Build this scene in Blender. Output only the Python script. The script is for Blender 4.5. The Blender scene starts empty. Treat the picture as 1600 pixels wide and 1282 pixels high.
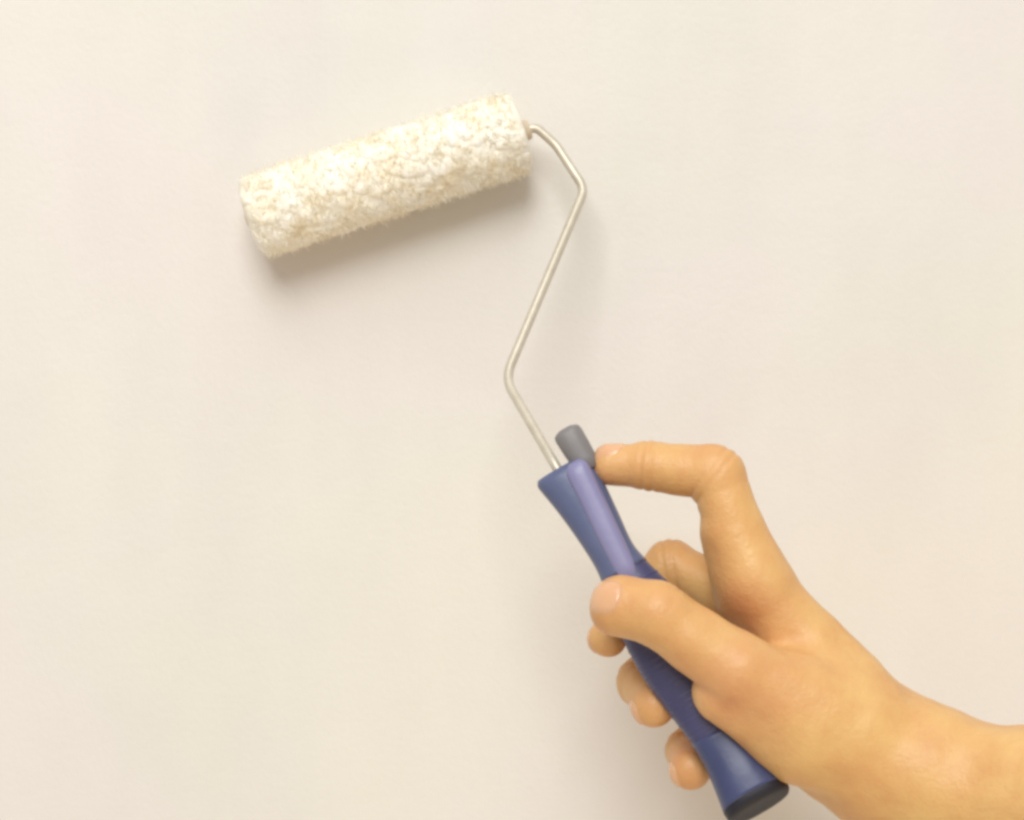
import bpy, math
import numpy as np
from mathutils import Vector

rng = np.random.default_rng(7)
SC = bpy.context.scene
COL = SC.collection

# ------------------------------------------------------------------ camera, world, lamps, exposure
CAM_D = 900.0                       # millimetres from the wall to the lens
cam_data = bpy.data.cameras.new("camera")
cam = bpy.data.objects.new("camera", cam_data)
COL.objects.link(cam)
cam.location = (0, -CAM_D / 1000, 0)
cam.rotation_euler = (math.radians(90), 0, 0)
cam_data.sensor_width = 36
cam_data.lens = 36 * CAM_D / 400.0   # 0.40 m of wall across the frame
cam_data.clip_start, cam_data.clip_end = 0.01, 50
SC.camera = cam

world = bpy.data.worlds.new("World")
SC.world = world
world.use_nodes = True
world.node_tree.nodes["Background"].inputs[0].default_value = (1.0, 0.90, 0.78, 1)
world.node_tree.nodes["Background"].inputs[1].default_value = 0.46


def area(name, loc, target, size, power, color):
    d = bpy.data.lights.new(name, "AREA")
    d.shape = "DISK"
    d.size = size
    d.energy = power
    d.color = color
    o = bpy.data.objects.new(name, d)
    o.location = loc
    o.rotation_euler = (Vector(target) - Vector(loc)).to_track_quat("-Z", "Y").to_euler()
    COL.objects.link(o)
    return o


area("key_lamp", (-0.36, -3.0, 1.85), (0, 0, 0), 1.8, 76.0, (0.99, 1.0, 0.985))
area("overhead_fill", (-0.20, -1.5, 2.4), (0, -0.05, 0), 1.5, 18.0, (0.99, 1.0, 0.985))  # added overhead fill, no known fitting; keeps undersides darker than tops
area("floor_bounce_fill", (0.55, -0.8, -1.45), (0.05, 0, -0.1), 1.2, 5.8, (1.0, 0.67, 0.30))  # added warm fill standing in for floor bounce; lightens the wall shadow

SC.view_settings.view_transform = "Standard"
SC.view_settings.look = "None"
SC.view_settings.exposure = 0.03
SC.view_settings.gamma = 1.0
SC.cycles.pixel_filter_type = "GAUSSIAN"
SC.cycles.filter_width = 3.8         # the photograph is soft
SC.cycles.use_denoising = True
SC.cycles.max_bounces = 12
SC.cycles.diffuse_bounces = 10
SC.cycles.transmission_bounces = 12


# ------------------------------------------------------------------ helpers (millimetres in, metres out)
def P(px, py, d):
    """Point d mm in front of the wall, seen at a pixel of the 1600 x 1282 photograph; in mm."""
    k = 0.25 * (CAM_D - d) / CAM_D
    return np.array([(px - 800) * k, -d, -(py - 641) * k])


OUT = 48.0                          # how far the hand holds the handle off the wall, added to the depths below
FIT = (CAM_D - 60 - OUT) / (CAM_D - 60)


def Q(px, py, d):
    return P(px, py, d + OUT)


def nrm(v):
    return v / np.linalg.norm(v)


def link_mesh(name, verts, faces, mat, parent=None, smooth=True):
    """verts in world mm; origin stays at the parent root's base."""
    base = np.zeros(3)
    p = parent
    while p is not None:
        base = base + np.array(p.location) * 1000
        p = p.parent
    v = (np.asarray(verts, dtype=np.float64) - base) / 1000.0
    me = bpy.data.meshes.new(name)
    if isinstance(faces, np.ndarray):
        nf, k = faces.shape
        me.vertices.add(len(v))
        me.vertices.foreach_set("co", v.astype(np.float32).ravel())
        me.loops.add(nf * k)
        me.loops.foreach_set("vertex_index", faces.astype(np.int32).ravel())
        me.polygons.add(nf)
        me.polygons.foreach_set("loop_start", np.arange(0, nf * k, k, dtype=np.int32))
        me.update(calc_edges=True)
        me.validate()
    else:
        me.from_pydata([tuple(a) for a in v], [], faces)
        me.update()
    if smooth:
        me.polygons.foreach_set("use_smooth", np.ones(len(me.polygons), dtype=bool))
    me.materials.append(mat)
    o = bpy.data.objects.new(name, me)
    COL.objects.link(o)
    if parent is not None:
        o.parent = parent
    return o


def loft(rings, cap=True):
    """rings: list of (n,3) arrays -> verts, faces"""
    n = len(rings[0])
    v = np.concatenate(rings)
    f = []
    for i in range(len(rings) - 1):
        for j in range(n):
            k = (j + 1) % n
            f.append((i * n + j, i * n + k, (i + 1) * n + k, (i + 1) * n + j))
    if cap:
        c0, c1 = len(v), len(v) + 1
        v = np.vstack([v, rings[0].mean(0), rings[-1].mean(0)])
        m = (len(rings) - 1) * n
        for j in range(n):
            k = (j + 1) % n
            f.append((c0, k, j))
            f.append((c1, m + j, m + k))
    return v, f


def catmull(pts, per=10):
    pts = np.asarray(pts, float)
    q = np.vstack([2 * pts[0] - pts[1], pts, 2 * pts[-1] - pts[-2]])
    out = []
    for i in range(1, len(q) - 2):
        p0, p1, p2, p3 = q[i - 1], q[i], q[i + 1], q[i + 2]
        for t in np.linspace(0, 1, per, endpoint=False):
            out.append(0.5 * (2 * p1 + (p2 - p0) * t + (2 * p0 - 5 * p1 + 4 * p2 - p3) * t * t
                              + (3 * p1 - p0 - 3 * p2 + p3) * t ** 3))
    out.append(pts[-1])
    return np.array(out)


def fillet(pts, radii, per=9):
    """polyline with rounded corners (quadratic)"""
    pts = [np.asarray(p, float) for p in pts]
    out = [pts[0]]
    for i in range(1, len(pts) - 1):
        a, b, c = pts[i - 1], pts[i], pts[i + 1]
        r = radii[i]
        s, e = b + nrm(a - b) * r, b + nrm(c - b) * r
        for t in np.linspace(0, 1, per):
            out.append((1 - t) ** 2 * s + 2 * t * (1 - t) * b + t * t * e)
    out.append(pts[-1])
    return np.array(out)


def tube(path, r, n=16):
    path = np.asarray(path)
    tang = np.gradient(path, axis=0)
    tang /= np.linalg.norm(tang, axis=1)[:, None]
    u = nrm(np.cross(tang[0], [0.3, 1, 0.2]))
    rings = []
    th = np.linspace(0, 2 * np.pi, n, endpoint=False)
    for i, (p, t) in enumerate(zip(path, tang)):
        u = nrm(u - t * np.dot(u, t))
        w = np.cross(t, u)
        rr = r if np.isscalar(r) else r[i]
        rings.append(p + rr * (np.cos(th)[:, None] * u + np.sin(th)[:, None] * w))
    return loft(rings)


# ------------------------------------------------------------------ materials
def material(name):
    m = bpy.data.materials.new(name)
    m.use_nodes = True
    nt = m.node_tree
    return m, nt, nt.nodes, nt.links, nt.nodes["Principled BSDF"]


def coords(ns, ls, scale=(1, 1, 1)):
    tc = ns.new("ShaderNodeTexCoord")
    mp = ns.new("ShaderNodeMapping")
    mp.inputs["Scale"].default_value = scale
    ls.new(tc.outputs["Object"], mp.inputs[0])
    return mp.outputs[0]


def noise(ns, ls, vec, scale, detail=4, rough=0.5):
    n = ns.new("ShaderNodeTexNoise")
    n.inputs["Scale"].default_value = scale
    n.inputs["Detail"].default_value = detail
    n.inputs["Roughness"].default_value = rough
    ls.new(vec, n.inputs["Vector"])
    return n


def ramp(ns, ls, fac, stops):
    r = ns.new("ShaderNodeValToRGB")
    e = r.color_ramp.elements
    e[0].position, e[0].color = stops[0][0], (*stops[0][1], 1)
    e[1].position, e[1].color = stops[-1][0], (*stops[-1][1], 1)
    for p, c in stops[1:-1]:
        x = e.new(p)
        x.color = (*c, 1)
    ls.new(fac, r.inputs[0])
    return r.outputs[0]


def bump(ns, ls, height, strength, dist, prev=None):
    b = ns.new("ShaderNodeBump")
    b.inputs["Strength"].default_value = strength
    b.inputs["Distance"].default_value = dist
    ls.new(height, b.inputs["Height"])
    if prev is not None:
        ls.new(prev, b.inputs["Normal"])
    return b.outputs[0]


# wall paint: cream emulsion with the faint stipple a roller leaves
M_WALL, nt, ns, ls, bs = material("cream_emulsion")
v = coords(ns, ls)
n1 = noise(ns, ls, v, 7.0, 3, 0.5)
c = ramp(ns, ls, n1.outputs[0], [(0.36, (0.825, 0.780, 0.750)), (0.5, (0.825, 0.795, 0.748)), (0.64, (0.822, 0.802, 0.728))])
lap = noise(ns, ls, coords(ns, ls, (4.5, 4.5, 1.6)), 3.2, 5, 0.62)
lmr = ns.new("ShaderNodeMapRange")
lmr.inputs["From Min"].default_value, lmr.inputs["From Max"].default_value = 0.35, 0.65
lmr.inputs["To Min"].default_value, lmr.inputs["To Max"].default_value = 0.905, 0.945
ls.new(lap.outputs[0], lmr.inputs["Value"])
lmx = ns.new("ShaderNodeVectorMath")
lmx.operation = "SCALE"
ls.new(c, lmx.inputs[0])
ls.new(lmr.outputs[0], lmx.inputs["Scale"])
ls.new(lmx.outputs[0], bs.inputs["Base Color"])
lrr = ns.new("ShaderNodeMapRange")
lrr.inputs["To Min"].default_value, lrr.inputs["To Max"].default_value = 0.72, 0.48
ls.new(lap.outputs[0], lrr.inputs["Value"])
ls.new(lrr.outputs[0], bs.inputs["Roughness"])
n2 = noise(ns, ls, v, 420, 3, 0.55)
n3 = noise(ns, ls, v, 24, 4, 0.55)
b1 = bump(ns, ls, n2.outputs[0], 0.16, 0.0010)
b2 = bump(ns, ls, n3.outputs[0], 0.22, 0.0030, b1)
ls.new(b2, bs.inputs["Normal"])

# skin
M_SKIN, nt, ns, ls, bs = material("skin")
v = coords(ns, ls)
n1 = noise(ns, ls, v, 40, 7, 0.66)
c = ramp(ns, ls, n1.outputs[0], [(0.32, (0.68, 0.36, 0.140)), (0.50, (0.735, 0.430, 0.168)), (0.68, (0.775, 0.50, 0.198))])
n4 = noise(ns, ls, v, 75, 4, 0.6)
at = ns.new("ShaderNodeAttribute")
at.attribute_name = "flush"                  # knuckles, finger tips and the ball of the thumb are ruddier
mu = ns.new("ShaderNodeMath")
mu.operation = "MULTIPLY"
ls.new(at.outputs["Fac"], mu.inputs[0])
mr = ns.new("ShaderNodeMapRange")
mr.inputs["From Min"].default_value, mr.inputs["From Max"].default_value = 0.3, 0.7
mr.inputs["To Min"].default_value, mr.inputs["To Max"].default_value = 0.45, 1.0
ls.new(n4.outputs[0], mr.inputs["Value"])
ls.new(mr.outputs[0], mu.inputs[1])
mix = ns.new("ShaderNodeMix")
mix.data_type = "RGBA"
ls.new(mu.outputs[0], mix.inputs["Factor"])
ls.new(c, mix.inputs["A"])
mix.inputs["B"].default_value = (0.67, 0.265, 0.145, 1)
ls.new(mix.outputs["Result"], bs.inputs["Base Color"])
bs.inputs["Roughness"].default_value = 0.44
bs.inputs["Specular IOR Level"].default_value = 0.47
bs.inputs["Subsurface Weight"].default_value = 0.09
bs.inputs["Subsurface Radius"].default_value = (1.0, 0.36, 0.16)
bs.inputs["Subsurface Scale"].default_value = 0.004
vo = ns.new("ShaderNodeTexVoronoi")
vo.inputs["Scale"].default_value = 900
ls.new(v, vo.inputs["Vector"])
n2 = noise(ns, ls, v, 130, 5, 0.6)
b1 = bump(ns, ls, vo.outputs["Distance"], 0.22, 0.0004)
n5 = noise(ns, ls, v, 460, 4, 0.65)
b3 = bump(ns, ls, n5.outputs[0], 0.30, 0.0007, b1)
b2 = bump(ns, ls, n2.outputs[0], 0.42, 0.0013, b3)
ls.new(b2, bs.inputs["Normal"])

M_NAIL, nt, ns, ls, bs = material("nail")
v = coords(ns, ls)
n1 = noise(ns, ls, v, 60, 3)
c = ramp(ns, ls, n1.outputs[0], [(0.3, (0.74, 0.42, 0.235)), (0.7, (0.77, 0.47, 0.275))])
ls.new(c, bs.inputs["Base Color"])
bs.inputs["Roughness"].default_value = 0.20
bs.inputs["Subsurface Weight"].default_value = 0.1
bs.inputs["Subsurface Scale"].default_value = 0.002


def plastic(name, lo, hi, rough, bumpy=0.12):
    m, nt, ns, ls, bs = material(name)
    v = coords(ns, ls)
    n1 = noise(ns, ls, v, 55, 5, 0.6)
    ls.new(ramp(ns, ls, n1.outputs[0], [(0.3, lo), (0.7, hi)]), bs.inputs["Base Color"])
    n2 = noise(ns, ls, v, 380, 3, 0.6)
    mr = ns.new("ShaderNodeMapRange")
    mr.inputs["To Min"].default_value = rough - 0.08
    mr.inputs["To Max"].default_value = rough + 0.10
    ls.new(n1.outputs[0], mr.inputs["Value"])
    ls.new(mr.outputs[0], bs.inputs["Roughness"])
    ls.new(bump(ns, ls, n2.outputs[0], bumpy, 0.0005), bs.inputs["Normal"])
    return m


M_BLUE = plastic("blue_plastic", (0.048, 0.062, 0.150), (0.062, 0.076, 0.180), 0.36)
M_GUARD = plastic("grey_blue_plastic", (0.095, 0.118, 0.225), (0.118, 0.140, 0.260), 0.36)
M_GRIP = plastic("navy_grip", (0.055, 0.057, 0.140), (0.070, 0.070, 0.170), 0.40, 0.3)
M_RIB = plastic("rib_highlight_blue", (0.240, 0.235, 0.420), (0.280, 0.270, 0.460), 0.36)  # the highlight running down the rib is put into this paler colour
M_NAVY = plastic("navy_rubber", (0.010, 0.011, 0.020), (0.015, 0.015, 0.027), 0.55)
M_GREY = plastic("grey_plastic", (0.20, 0.19, 0.195), (0.25, 0.235, 0.235), 0.45)
M_CAP = plastic("cream_plastic", (0.66, 0.55, 0.40), (0.70, 0.60, 0.45), 0.5)

M_WIRE, nt, ns, ls, bs = material("zinc_wire")
v = coords(ns, ls)
n1 = noise(ns, ls, v, 160, 4, 0.6)
ls.new(ramp(ns, ls, n1.outputs[0], [(0.3, (0.60, 0.55, 0.45)), (0.7, (0.72, 0.67, 0.57))]), bs.inputs["Base Color"])
bs.inputs["Metallic"].default_value = 0.45
bs.inputs["Roughness"].default_value = 0.46
ls.new(bump(ns, ls, n1.outputs[0], 0.08, 0.0006), bs.inputs["Normal"])

M_NAP, nt, ns, ls, bs = material("paint_soaked_fleece")
v = coords(ns, ls)
n1 = noise(ns, ls, v, 110, 4, 0.6)
ls.new(ramp(ns, ls, n1.outputs[0], [(0.32, (0.90, 0.83, 0.66)), (0.50, (0.93, 0.89, 0.78)), (0.64, (0.95, 0.93, 0.86))]), bs.inputs["Base Color"])
bs.inputs["Roughness"].default_value = 0.6
# single strands of the pile let light through from either side
M_FLUFF = bpy.data.materials.new("fleece_strand")
M_FLUFF.use_nodes = True
nt = M_FLUFF.node_tree
ns, ls = nt.nodes, nt.links
ns.remove(ns["Principled BSDF"])
n1 = noise(ns, ls, coords(ns, ls), 110, 4, 0.6)
c = ramp(ns, ls, n1.outputs[0], [(0.32, (0.93, 0.87, 0.73)), (0.50, (0.95, 0.92, 0.83)), (0.64, (0.96, 0.95, 0.89))])
df, tr = ns.new("ShaderNodeBsdfDiffuse"), ns.new("ShaderNodeBsdfTranslucent")
mx = ns.new("ShaderNodeMixShader")
mx.inputs[0].default_value = 0.5
ls.new(c, df.inputs[0])
ls.new(c, tr.inputs[0])
ls.new(df.outputs[0], mx.inputs[1])
ls.new(tr.outputs[0], mx.inputs[2])
ls.new(mx.outputs[0], ns["Material Output"].inputs[0])

# ------------------------------------------------------------------ the wall
bm_v, bm_f = [], []
W, H, T = 1500.0, 1100.0, 120.0
bm_v = [(-W, 0, -H), (W, 0, -H), (W, 0, H), (-W, 0, H), (-W, T, -H), (W, T, -H), (W, T, H), (-W, T, H)]
bm_f = [(0, 1, 2, 3), (5, 4, 7, 6), (4, 0, 3, 7), (1, 5, 6, 2), (3, 2, 6, 7), (4, 5, 1, 0)]
wall = link_mesh("wall", bm_v, bm_f, M_WALL, smooth=False)
wall["kind"] = "structure"
wall["label"] = "smooth cream painted wall filling the whole background"

# ------------------------------------------------------------------ paint roller
H0 = Q(886, 742, 50)                # top of the handle
H1 = Q(1174, 1244, 72)              # butt of the handle
roller = bpy.data.objects.new("paint_roller", None)
roller.empty_display_size = 0.02
roller.location = tuple(H1 / 1000)
COL.objects.link(roller)
roller["label"] = "small paint roller with cream fleece cover, bent wire frame and blue plastic handle"
roller["category"] = "paint roller"

# --- fleece cover
A = P(388, 343, 19.5)
B = P(818, 205, 17.6)
ax = nrm(B - A)
L = np.linalg.norm(B - A)
e1 = nrm(np.cross(ax, [0, 1, 0]))
e2 = np.cross(ax, e1)
R_SLEEVE = 15.0


def vnoise(u, w, per, seed):
    """cheap smooth periodic noise on the cover (u along the axis in mm, w angle)"""
    g = np.random.default_rng(seed)
    out = 0
    for k in range(14):
        f = g.uniform(0.5, 1.0) / per
        a = g.integers(-int(70 / per), int(70 / per) + 1)
        out = out + np.sin(2 * np.pi * f * u + a * w + g.uniform(0, 7))
    return out / 3.7


nu, nw = 640, 420
n_t = 900                                   # tufts of fleece, each a clump of strands stuck together
tu, tw = rng.uniform(-1, L + 1, n_t), rng.uniform(0, 2 * np.pi, n_t)
t_ang = rng.normal(0.9, 0.7, n_t)
t_len, t_wid = rng.uniform(2.6, 4.4, n_t), rng.uniform(1.3, 2.1, n_t)
t_h = rng.uniform(0.55, 1.0, n_t)
t_ph = rng.uniform(0, 7, n_t)
th = np.linspace(0, 2 * np.pi, nw, endpoint=False)
rings = []
for u in np.linspace(0, L, nu):
    du = u - tu
    sel = np.abs(du) < 5.0
    dw = (th[:, None] - tw[None, sel] + np.pi) % (2 * np.pi) - np.pi
    x, y = np.broadcast_to(du[sel], dw.shape), dw * R_SLEEVE
    ca, sa = np.cos(t_ang[sel]), np.sin(t_ang[sel])
    al, ac = x * ca + y * sa, -x * sa + y * ca
    q = (al / t_len[sel]) ** 2 + (ac / t_wid[sel]) ** 2
    bumpy = np.sqrt(np.clip(1 - q, 0, 1)) * t_h[sel]
    bumpy = bumpy * (1 + 0.13 * np.sin(ac * 7.5 + t_ph[sel] + 0.5 * np.sin(al * 1.9)))
    top2 = np.partition(bumpy, -2, axis=1)[:, -2:]
    hgt = top2[:, 1] + 0.35 * top2[:, 0]
    e = min(u, L - u)
    end = math.sqrt(max(0.0, 1 - (1 - min(e / 5.0, 1)) ** 2))
    rr = (R_SLEEVE - 4.0 + 4.0 * end) + 1.0 * hgt * (0.25 + 0.75 * end) + 0.28 * vnoise(u, th, 14.0, 3)
    ring = A + ax * u + rr[:, None] * (np.cos(th)[:, None] * e1 + np.sin(th)[:, None] * e2)
    ring[:, 1] = np.minimum(ring[:, 1], -0.25)      # pressed flat where it meets the wall
    rings.append(ring)
n_ = nw
sv = np.concatenate(rings)
ii, jj = np.meshgrid(np.arange(nu - 1), np.arange(nw), indexing="ij")
kk = (jj + 1) % nw
sf = np.stack([ii * nw + jj, ii * nw + kk, (ii + 1) * nw + kk, (ii + 1) * nw + jj], -1).reshape(-1, 4)
cover = link_mesh("roller_cover", sv, sf, M_NAP, roller)

# --- nap of the fleece: wet tufts of fibres leaning together
n_cl = 620
cu, cw = rng.uniform(-1, L + 1, n_cl), rng.uniform(0, 2 * np.pi, n_cl)
ch = rng.uniform(1.0, 1.9, n_cl)
cpos = np.stack([cu, R_SLEEVE * np.cos(cw), R_SLEEVE * np.sin(cw)], 1)
n_f = 12000
fu = rng.uniform(2.5, L - 2.5, n_f)
fw = rng.uniform(0, 2 * np.pi, n_f)
froot = np.stack([fu, R_SLEEVE * np.cos(fw), R_SLEEVE * np.sin(fw)], 1)
near = np.empty(n_f, int)
for i in range(0, n_f, 3000):
    near[i:i + 3000] = ((froot[i:i + 3000, None, :] - cpos[None]) ** 2).sum(2).argmin(1)
rad = froot.copy()
rad[:, 0] = 0
rad /= np.linalg.norm(rad, axis=1)[:, None]
crad = np.stack([np.zeros(n_cl), np.cos(cw), np.sin(cw)], 1)
lean = np.stack([np.cos(cw * 3.0 + cu * .3), -np.sin(cw), np.cos(cw)], 1)
ctip = cpos + crad * (ch - 0.3)[:, None] + lean * rng.uniform(-1.6, 1.6, n_cl)[:, None]
own = froot + rad * rng.uniform(0.7, 1.9, n_f)[:, None] * np.where(rng.random(n_f) < 0.12, 1.7, 1.0)[:, None] + rng.normal(0, 1.25, (n_f, 3))
ftip = own * 0.62 + ctip[near] * 0.38 + rng.normal(0, 0.40, (n_f, 3))
# short at the ends of the cover, and never past the wall
ftip[:, 0] = np.clip(ftip[:, 0], 0, L)
fmid = froot * 0.45 + ftip * 0.55 + rad * 0.6
froot = froot - rad * 0.5


def sleeve_world(q):
    return A + q[:, :1] * ax + q[:, 1:2] * e1 + q[:, 2:3] * e2


wr, wm, wt = sleeve_world(froot), sleeve_world(fmid), sleeve_world(ftip)
for a_ in (wm, wt):
    a_[:, 1] = np.minimum(a_[:, 1], -0.35)
fd = wt - wr
fd /= np.linalg.norm(fd, axis=1)[:, None]
rw = rad[:, :1] * ax + rad[:, 1:2] * e1 + rad[:, 2:3] * e2
s1 = np.cross(fd, rw) + rng.normal(0, 0.25, (n_f, 3))
s1 /= np.linalg.norm(s1, axis=1)[:, None] + 1e-9
vs = []
for a_, w_ in ((wr, 0.20), (wm, 0.21), (wt, 0.07)):
    vs += [a_ - w_ * s1, a_ + w_ * s1]
fv = np.stack(vs, 1).reshape(-1, 3)      # six verts per strand
base = (np.arange(n_f) * 6)[:, None]
fq = np.concatenate([np.concatenate([base + o + k for k in (0, 1, 3, 2)], 1) for o in (0, 2)])
geo_n = np.cross(fv[fq[:n_f, 1]] - fv[fq[:n_f, 0]], fv[fq[:n_f, 2]] - fv[fq[:n_f, 0]])
flip = (geo_n * rw).sum(1) < 0
for o in (0, n_f):
    fq[o:o + n_f][flip] = fq[o:o + n_f][flip][:, ::-1]
nap = link_mesh("fleece_nap", fv, fq, M_FLUFF, cover, smooth=False)
nap["kind"] = "stuff"

# --- end caps of the cover
th = np.linspace(0, 2 * np.pi, 48, endpoint=False)


def disc_stack(c, d, prof):
    return loft([c + d * s + r * (np.cos(th)[:, None] * e1 + np.sin(th)[:, None] * e2) for s, r in prof])


cv, cf = disc_stack(B, ax, [(-4, 11.4), (-0.6, 11.4), (0.0, 10.8), (0.3, 4.2), (2.2, 3.8), (2.6, 3.2)])
link_mesh("end_cap", cv, cf, M_CAP, roller)
cv, cf = disc_stack(A, -ax, [(-4, 11.4), (-1.0, 11.4), (-0.4, 10.8), (-0.3, 5.0), (-1.0, 4.4), (-1.0, 2.8), (0.6, 2.6), (1.0, 2.0)])
link_mesh("end_cap", cv, cf, M_CAP, roller)

# --- bent wire frame
hd = nrm(H1 - H0)
wire_pts = [B - ax * 30, B + ax * 5.0, P(914, 296, 25), P(789, 592, 68), Q(868, 728, 50.5), Q(905, 790, 52)]
wire_pts.insert(2, P(868, 226, 18))
path = fillet(wire_pts, [0, 2.4, 2.6, 4.5, 7.0, 3.0, 0])
wv, wf = tube(path, 1.75, 18)
link_mesh("wire_frame", wv, wf, M_WIRE, roller)

# --- handle
HL = np.linalg.norm(H1 - H0)
hw = nrm(np.array([0, -1.0, 0]) - hd * np.dot([0, -1.0, 0], hd))   # towards the viewer
hu = nrm(np.cross(hd, hw))
if hu[0] < 0:
    hu = -hu                                                        # to the right in the picture
prof = np.array([
    # s,   left, right, front, back
    [-3.0, 10.6, 6.0, 5.2, 5.2],
    [-1.2, 11.4, 9.2, 6.4, 6.4],
    [2.0, 11.0, 10.3, 6.9, 6.9],
    [10, 9.7, 10.2, 7.1, 7.1],
    [22, 8.4, 9.2, 7.1, 7.1],
    [34, 7.8, 8.2, 7.4, 7.4],
    [42, 8.6, 9.6, 8.2, 8.0],
    [54, 11.2, 12.6, 9.4, 9.2],
    [68, 12.7, 13.0, 10.0, 9.8],
    [82, 12.6, 12.4, 10.0, 9.8],
    [96, 10.9, 10.8, 9.4, 9.2],
    [108, 9.3, 9.6, 9.2, 9.0],
    [118, 9.3, 10.8, 9.8, 9.4],
    [127, 10.3, 12.0, 10.8, 10.2],
    [135.5, 11.6, 13.3, 11.5, 10.8],
])
prof *= FIT
ps = catmull(prof, 6)
th = np.linspace(0, 2 * np.pi, 56, endpoint=False)
cs, sn = np.cos(th), np.sin(th)
ex = 2 / 2.6
sx = np.sign(cs) * np.abs(cs) ** ex
sy = np.sign(sn) * np.abs(sn) ** ex


def handle_pt(s, u, w):
    return H0 + (hd * s + hu * u + hw * w) * FIT


rings = []
for s, l_, r_, f_, b_ in ps:
    uu = np.where(sx > 0, sx * r_, sx * l_)
    ww = np.where(sy > 0, sy * f_, sy * b_)
    slant = 0.22 * max(0.0, (s / FIT - 112) / 20.0)          # the butt is cut at a slant
    rings.append(H0 + (s - slant * ww)[:, None] * hd + uu[:, None] * hu + ww[:, None] * hw)
# slanting mouth: the left lip of the handle starts a little lower
sk = ps[:, 0]
i_a, i_b = int(np.argmin(np.abs(sk - 41 * FIT))), int(np.argmin(np.abs(sk - 110 * FIT)))
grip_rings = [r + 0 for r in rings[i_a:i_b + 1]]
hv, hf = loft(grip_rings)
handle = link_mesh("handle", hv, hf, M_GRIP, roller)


def grow(rs, q):
    return [r.mean(0) + (r - r.mean(0)) * q for r in rs]


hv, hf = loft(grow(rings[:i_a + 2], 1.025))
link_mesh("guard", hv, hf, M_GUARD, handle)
hv, hf = loft(grow(rings[i_b - 1:], 1.025))
link_mesh("butt", hv, hf, M_BLUE, handle)
# fine ridges moulded round the grip
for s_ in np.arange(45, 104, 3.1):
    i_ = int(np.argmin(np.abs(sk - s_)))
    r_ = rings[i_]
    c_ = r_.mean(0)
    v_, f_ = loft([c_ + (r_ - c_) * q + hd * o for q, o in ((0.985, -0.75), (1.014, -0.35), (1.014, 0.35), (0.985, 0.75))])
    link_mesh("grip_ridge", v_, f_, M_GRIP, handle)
handle["label"] = "blue plastic handle with a dark grip, flared at both ends"


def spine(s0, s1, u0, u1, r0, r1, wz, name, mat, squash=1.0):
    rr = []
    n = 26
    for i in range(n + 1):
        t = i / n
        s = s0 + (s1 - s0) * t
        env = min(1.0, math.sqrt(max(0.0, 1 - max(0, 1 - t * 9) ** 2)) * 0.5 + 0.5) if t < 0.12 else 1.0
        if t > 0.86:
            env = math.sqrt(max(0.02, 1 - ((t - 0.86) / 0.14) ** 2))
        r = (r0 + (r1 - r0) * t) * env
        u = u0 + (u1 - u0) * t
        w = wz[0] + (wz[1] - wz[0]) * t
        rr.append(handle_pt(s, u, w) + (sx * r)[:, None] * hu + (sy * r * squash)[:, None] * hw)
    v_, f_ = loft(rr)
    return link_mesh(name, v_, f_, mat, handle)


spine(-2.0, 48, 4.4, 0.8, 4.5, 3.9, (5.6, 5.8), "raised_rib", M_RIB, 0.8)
# grey lug that stands beside the wire on the mouth of the handle
rr = []
for s, q in ((3.0, 0.90), (-1.5, 0.92), (-7.0, 0.98), (-12.0, 1.0), (-13.6, 0.95), (-14.4, 0.78)):
    rr.append(handle_pt(s, 8.0 - s * -0.02, 1.2) + (sx * 5.1 * q)[:, None] * hu + (sy * 4.8 * q)[:, None] * hw)
v_, f_ = loft(rr)
lug = link_mesh("collar", v_, f_, M_GREY, handle)
rr = []
for s, q in ((-14.3, 0.55), (-14.9, 0.55), (-15.0, 0.42), (-14.7, 0.40)):
    rr.append(handle_pt(s, 7.7, 1.2) + (sx * 5.1 * q)[:, None] * hu + (sy * 4.8 * q)[:, None] * hw)
v_, f_ = loft(rr)
link_mesh("collar_rim", v_, f_, M_GREY, handle)
# dark rubber plug closing the butt
rr = []
s, l_, r_, f__, b__ = ps[-1]
for ds, q in ((-0.6, 0.99), (0.4, 1.012), (2.2, 1.012), (3.2, 0.95), (3.6, 0.80), (3.3, 0.5)):
    uu = np.where(sx > 0, sx * r_, sx * l_) * q
    ww = np.where(sy > 0, sy * f__, sy * b__) * q
    rr.append(H0 + (s + ds - 0.22 * (s / FIT - 112) / 20.0 * ww)[:, None] * hd + uu[:, None] * hu + ww[:, None] * hw)
v_, f_ = loft(rr)
link_mesh("butt_cap", v_, f_, M_NAVY, handle)


# ------------------------------------------------------------------ hand and forearm: one skin from a distance field
def cap_d(p, a, b, ra, rb):
    ab = b - a
    t = np.clip(((p - a) @ ab) / (ab @ ab), 0, 1)
    q = p - a - t[:, None] * ab
    return np.sqrt((q * q).sum(1)) - (ra + (rb - ra) * t) * FIT


def smin(a, b, k):
    h = np.clip(0.5 + 0.5 * (b - a) / k, 0, 1)
    return b + (a - b) * h - k * h * (1 - h)


def chain(p, pts, rs, k=2.5):
    d = None
    for i in range(len(pts) - 1):
        c_ = cap_d(p, pts[i], pts[i + 1], rs[i], rs[i + 1])
        d = c_ if d is None else smin(d, c_, k)
    return d


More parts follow.
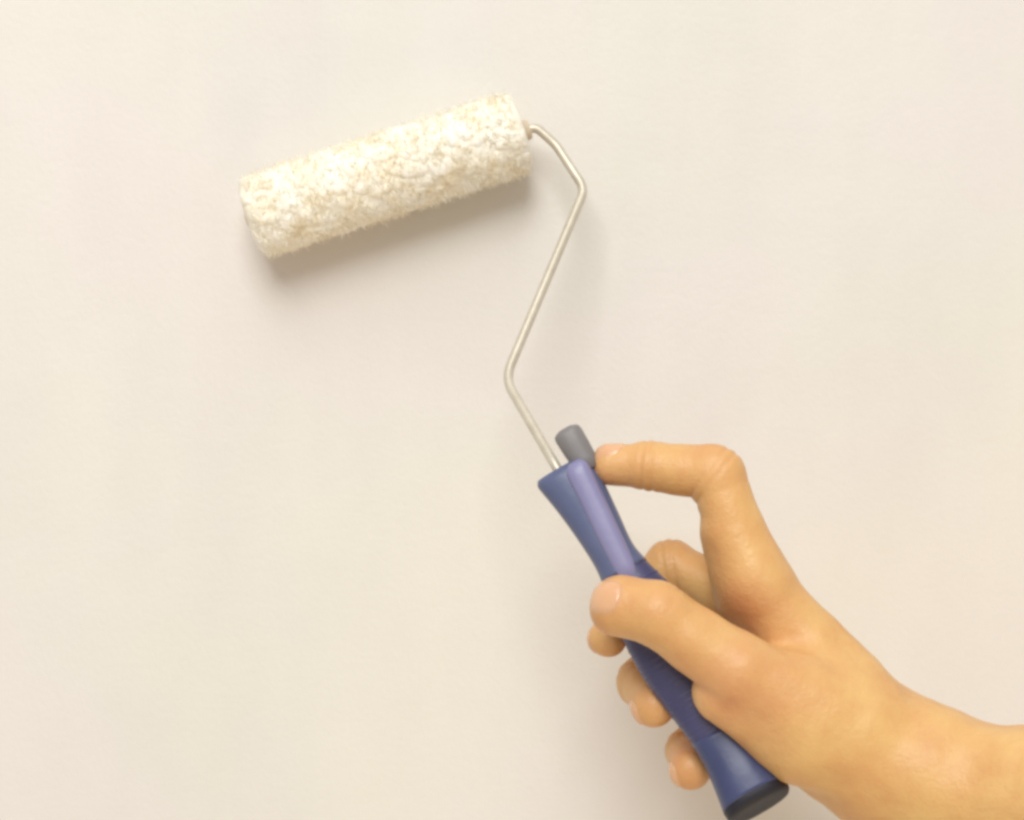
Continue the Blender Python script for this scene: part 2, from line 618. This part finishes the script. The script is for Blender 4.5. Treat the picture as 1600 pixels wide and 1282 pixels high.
FINGERS = {
    "index": ([Q(1181, 905, 63), Q(1117, 741, 60), Q(1015, 728, 54), Q(956, 727, 51)], [11.6, 10.0, 8.5, 7.3]),
    "middle": ([Q(1215, 968, 49), Q(1050, 882, 31), Q(975, 952, 32), Q(950, 997, 48)], [10.5, 8.7, 8.0, 7.0]),
    "ring": ([Q(1255, 1042, 41), Q(1122, 968, 28), Q(1004, 1066, 36), Q(1020, 1104, 58)], [10.6, 9.3, 8.5, 8.2]),
    "little": ([Q(1290, 1112, 38), Q(1190, 1070, 30), Q(1074, 1172, 38), Q(1080, 1202, 58)], [9.8, 8.4, 7.8, 7.6]),
}
THUMB = ([Q(1330, 1128, 78), Q(1155, 1050, 84), Q(1028, 960, 83), Q(967, 948, 78)], [17.0, 12.6, 11.4, 11.0])

PALM = [
    (Q(1181, 905, 62), Q(1385, 1148, 66), 11.4, 13.5),
    (Q(1215, 968, 49), Q(1395, 1162, 57), 11.3, 14.0),
    (Q(1255, 1042, 41), Q(1400, 1180, 50), 11.0, 15.0),
    (Q(1290, 1112, 38), Q(1405, 1200, 48), 10.5, 15.0),
    (Q(1132, 1080, 79), Q(1252, 1142, 76), 11.5, 18.0),      # ball of the thumb
    (Q(1262, 1138, 76), Q(1420, 1196, 74), 17.5, 20.0),
    (Q(1300, 1188, 62), Q(1420, 1215, 62), 14.5, 19.0),      # heel of the hand
    (Q(1228, 998, 62), Q(1318, 1080, 70), 9.0, 14.0),        # web between thumb and index finger
    (Q(1250, 1080, 58), Q(1330, 1150, 62), 10.0, 15.0),
]
PALM.append((Q(1136, 832, 60), Q(1166, 932, 56), 10.0, 12.0))      # flesh at the root of the index finger
ARM = [
    (Q(1420, 1212, 74), Q(1640, 1258, 94), 20.6, 23.0),
    (Q(1420, 1220, 58), Q(1640, 1266, 74), 19.5, 23.0),
    (Q(1640, 1258, 94), Q(2000, 1320, 150), 23.0, 36.0),
    (Q(1640, 1266, 74), Q(2000, 1330, 126), 23.0, 36.0),
]


def crease(p, j, axis, width, depth, reach):
    q = p - j
    s = q @ axis
    return depth * np.exp(-(s / width) ** 2) * np.exp(-((q * q).sum(1) / reach ** 2) ** 2)


wr_ = np.random.default_rng(11)
WAVE = wr_.normal(0, 1, (14, 3))
WAVE *= (2 * np.pi / wr_.uniform(9, 32, 14) / np.linalg.norm(WAVE, axis=1))[:, None]
WPH = wr_.uniform(0, 7, 14)
WAMP = 0.0046 * 2 * np.pi / np.linalg.norm(WAVE, axis=1)
TENDONS = [
    (Q(1180, 1030, 95), Q(1440, 1165, 92), 0.5, 4.5),
    (Q(1205, 930, 75), Q(1400, 1120, 84), 0.4, 4.0),
    (Q(1360, 1105, 90), Q(1700, 1190, 118), 0.4, 2.6),
    (Q(1470, 1225, 95), Q(1760, 1300, 118), 0.4, 3.2),
]


def hand_sdf(p):
    palm = None
    for a, b, ra, rb in PALM:
        d = cap_d(p, a, b, ra, rb)
        palm = d if palm is None else smin(palm, d, 9.0)
    arm = None
    for a, b, ra, rb in ARM:
        d = cap_d(p, a, b, ra, rb)
        arm = d if arm is None else smin(arm, d, 14.0)
    palm = smin(palm, arm, 19.0)
    th_ = chain(p, THUMB[0], THUMB[1], 3.0)
    ip = THUMB[0][2]
    dist = np.sqrt(((p - 0.8 * THUMB[0][0] - 0.2 * THUMB[0][1]) ** 2).sum(1))
    kt = 1.0 + 10.0 * np.exp(-(dist / 33.0) ** 4)
    tot = smin(palm, th_, kt)
    for name, (pts, rs) in FINGERS.items():
        f = chain(p, pts, rs, 2.5)
        # swollen joints and finger pads
        for i in (1, 2):
            q = np.sqrt(((p - pts[i]) ** 2).sum(1)) - rs[i] * 1.05 * FIT
            f = smin(f, q, 2.0)
        dist = np.sqrt(((p - pts[0]) ** 2).sum(1))
        k = 1.0 + 7.0 * np.exp(-(dist / 22.0) ** 2)
        tot = np.minimum(tot, smin(palm, f, k))
    tax = nrm(THUMB[0][3] - THUMB[0][1])
    for off in (-2.4, 0.0, 2.2):
        tot = tot + crease(p, ip + tax * off, tax, 0.75, 0.45, 11)
    for name in FINGERS:
        pts, rs = FINGERS[name]
        for i in (1, 2):
            axj = nrm(nrm(pts[i + 1] - pts[i]) + nrm(pts[i] - pts[i - 1]))
            for off in (-1.7, 1.5):
                tot = tot + crease(p, pts[i] + axj * off, axj, 0.8, 0.60, 13)
    # slow unevenness, so that no limb is a perfect tube
    for a, b, dep, wid in TENDONS:
        q, ab = (p - a)[:, [0, 2]], (b - a)[[0, 2]]
        t = np.clip((q @ ab) / (ab @ ab), 0, 1)
        r2 = ((q - t[:, None] * ab) ** 2).sum(1)
        tot = tot - dep * np.exp(-r2 / wid ** 2) * (1 / (1 + np.exp((p[:, 1] + 64 + OUT) / 3.0))) * np.sin(np.pi * np.clip(t, 0.02, 0.98)) ** 0.5
    tot = tot + (np.sin(p @ WAVE.T + WPH) * WAMP).sum(1)
    return tot


def band_grid(f, lo, hi, h, coarse=5):
    n = np.ceil((hi - lo) / (h * coarse)).astype(int)
    g = [lo[i] + (np.arange(n[i]) + 0.5) * h * coarse for i in range(3)]
    X = np.stack(np.meshgrid(*g, indexing="ij"), -1).reshape(-1, 3)
    C = f(X).reshape(n).astype(np.float32)
    F = np.repeat(np.repeat(np.repeat(C, coarse, 0), coarse, 1), coarse, 2)
    act = np.argwhere(np.abs(C) < h * coarse * 1.9)
    off = np.stack(np.meshgrid(*[np.arange(coarse)] * 3, indexing="ij"), -1).reshape(-1, 3)
    for i in range(0, len(act), 3000):
        ids = (act[i:i + 3000, None, :] * coarse + off[None]).reshape(-1, 3)
        F[ids[:, 0], ids[:, 1], ids[:, 2]] = f(lo + (ids + 0.5) * h)
    return F, lo + 0.5 * h


def surface_nets(F, origin, h):
    S = F < 0
    nx, ny, nz = F.shape
    acc = np.zeros((nx - 1, ny - 1, nz - 1), dtype=np.int8)
    for dx in (0, 1):
        for dy in (0, 1):
            for dz in (0, 1):
                acc += S[dx:nx - 1 + dx, dy:ny - 1 + dy, dz:nz - 1 + dz]
    cells = np.argwhere((acc > 0) & (acc < 8))
    idx = -np.ones(acc.shape, dtype=np.int64)
    idx[cells[:, 0], cells[:, 1], cells[:, 2]] = np.arange(len(cells))
    sumv = np.zeros((len(cells), 3))
    cnt = np.zeros(len(cells))
    corners = [(x, y, z) for x in (0, 1) for y in (0, 1) for z in (0, 1)]
    for a in corners:
        for ax_ in range(3):
            if a[ax_] == 1:
                continue
            b = list(a)
            b[ax_] = 1
            ca, cb = cells + a, cells + b
            fa = F[ca[:, 0], ca[:, 1], ca[:, 2]]
            fb = F[cb[:, 0], cb[:, 1], cb[:, 2]]
            m = (fa < 0) != (fb < 0)
            t = np.zeros(len(cells))
            t[m] = fa[m] / (fa[m] - fb[m])
            pt = np.array(a, float)[None] + 0
            pt = np.repeat(pt, len(cells), 0)
            pt[:, ax_] = t
            sumv[m] += pt[m]
            cnt[m] += 1
    verts = origin + (cells + sumv / cnt[:, None]) * h
    faces = []
    for ax_ in range(3):
        o1, o2 = [(1, 2), (2, 0), (0, 1)][ax_]
        sl0 = [slice(1, -1)] * 3
        sl1 = [slice(1, -1)] * 3
        sl0[ax_] = slice(0, F.shape[ax_] - 1)
        sl1[ax_] = slice(1, F.shape[ax_])
        a_, b_ = S[tuple(sl0)], S[tuple(sl1)]
        e = np.argwhere(a_ != b_)
        inside = a_[e[:, 0], e[:, 1], e[:, 2]]
        st = np.ones(3, int)
        st[ax_] = 0
        c0 = e + st
        d1, d2 = np.zeros(3, int), np.zeros(3, int)
        d1[o1], d2[o2] = 1, 1
        q = [c0 - d1 - d2, c0 - d2, c0, c0 - d1]
        Q = np.stack([idx[k[:, 0], k[:, 1], k[:, 2]] for k in q], 1)
        Q[~inside] = Q[~inside][:, ::-1]
        faces.append(Q)
    Fc = np.concatenate(faces)
    Fc = Fc[(Fc >= 0).all(1)]
    return verts, Fc


lo = np.array([12.0, -236.0, -194.0])
hi = np.array([285.0, -56.0, -8.0])
HS = 0.85
Fg, org = band_grid(hand_sdf, lo, hi, HS)
Fg[0] = Fg[-1] = 5
hvx, hfc = surface_nets(Fg, org, HS)
# pull the vertices exactly onto the field
for _ in range(2):
    d0 = hand_sdf(hvx)
    g = np.stack([(hand_sdf(hvx + e) - d0) / 0.3 for e in np.eye(3) * 0.3], 1)
    g /= np.linalg.norm(g, axis=1)[:, None] + 1e-9
    step = np.clip(d0, -0.6, 0.6)
    step[hvx[:, 0] > 280] = 0
    hvx = hvx - g * step[:, None]
person = link_mesh("person", hvx, hfc, M_SKIN)
flush = np.zeros(len(hvx))
spots = [(THUMB[0][3], 15, 0.42), (THUMB[0][2] + np.array([0, -8, 4]), 9, 0.30), (Q(1120, 1080, 92), 24, 0.5), (Q(1165, 965, 74), 14, 0.5)]
for nm in FINGERS:
    pt = FINGERS[nm][0]
    spots += [(pt[3], 13, 0.5), (pt[1], 11, 0.40), (pt[2], 9, 0.25), (pt[0], 13, 0.2)]
for c_, r_, a_ in spots:
    flush = np.maximum(flush, a_ * np.exp(-((hvx - c_) ** 2).sum(1) / r_ ** 2))
at_ = person.data.attributes.new("flush", "FLOAT", "POINT")
at_.data.foreach_set("value", flush.astype(np.float32))
person["label"] = "bare right hand and forearm gripping the blue handle, index finger bent against it"
person["category"] = "person"


# --- finger nails laid on the skin
def nail(a, tip, dorsal, width, length, back):
    f = nrm(tip - a)
    d = nrm(dorsal - f * np.dot(dorsal, f))
    s = np.cross(f, d)
    us = np.linspace(-1, 1, 15)
    vs_ = np.linspace(-1, 1, 13)
    pts = []
    for u in us:
        for w in vs_:
            # rounded outline
            uu = u * length * 0.5 * math.sqrt(1 - (0.62 if u < 0 else 0.35) * w * w)
            ww = w * width * 0.5 * math.sqrt(1 - 0.30 * u * u)
            pts.append(tip + f * (uu - back) + s * ww + d * 16)
    pts = np.array(pts)
    for _ in range(40):
        pts = pts - d * np.clip(hand_sdf(pts) - 0.05, -1, 4)[:, None] * 0.8
    nu_, nv_ = len(us), len(vs_)
    top = pts + d * 0.55
    edge = np.zeros((nu_, nv_), bool)
    edge[0], edge[-1], edge[:, 0], edge[:, -1] = True, True, True, True
    top[edge.ravel()] = pts[edge.ravel()] - d * 0.25
    fc = [(i * nv_ + j, i * nv_ + j + 1, (i + 1) * nv_ + j + 1, (i + 1) * nv_ + j)
          for i in range(nu_ - 1) for j in range(nv_ - 1)]
    nrm_test = np.cross(top[fc[40][1]] - top[fc[40][0]], top[fc[40][3]] - top[fc[40][0]])
    if np.dot(nrm_test, d) < 0:
        fc = [q[::-1] for q in fc]
    return link_mesh("fingernail", top, fc, M_NAIL, person)


t = THUMB[0]
nail(t[2], t[3], np.array([-0.1, -1.0, 0.40]), 12.5, 12.0, -2.2)
q = FINGERS["index"][0]
nail(q[2], q[3], np.array([0.0, -0.35, 1.0]), 10.0, 11.0, -0.5)
for k in ("middle", "ring", "little"):
    q = FINGERS[k][0]
    nail(q[2], q[3], np.array([-1.0, 0.1, -0.35]), 9.0, 9.5, 0.0)
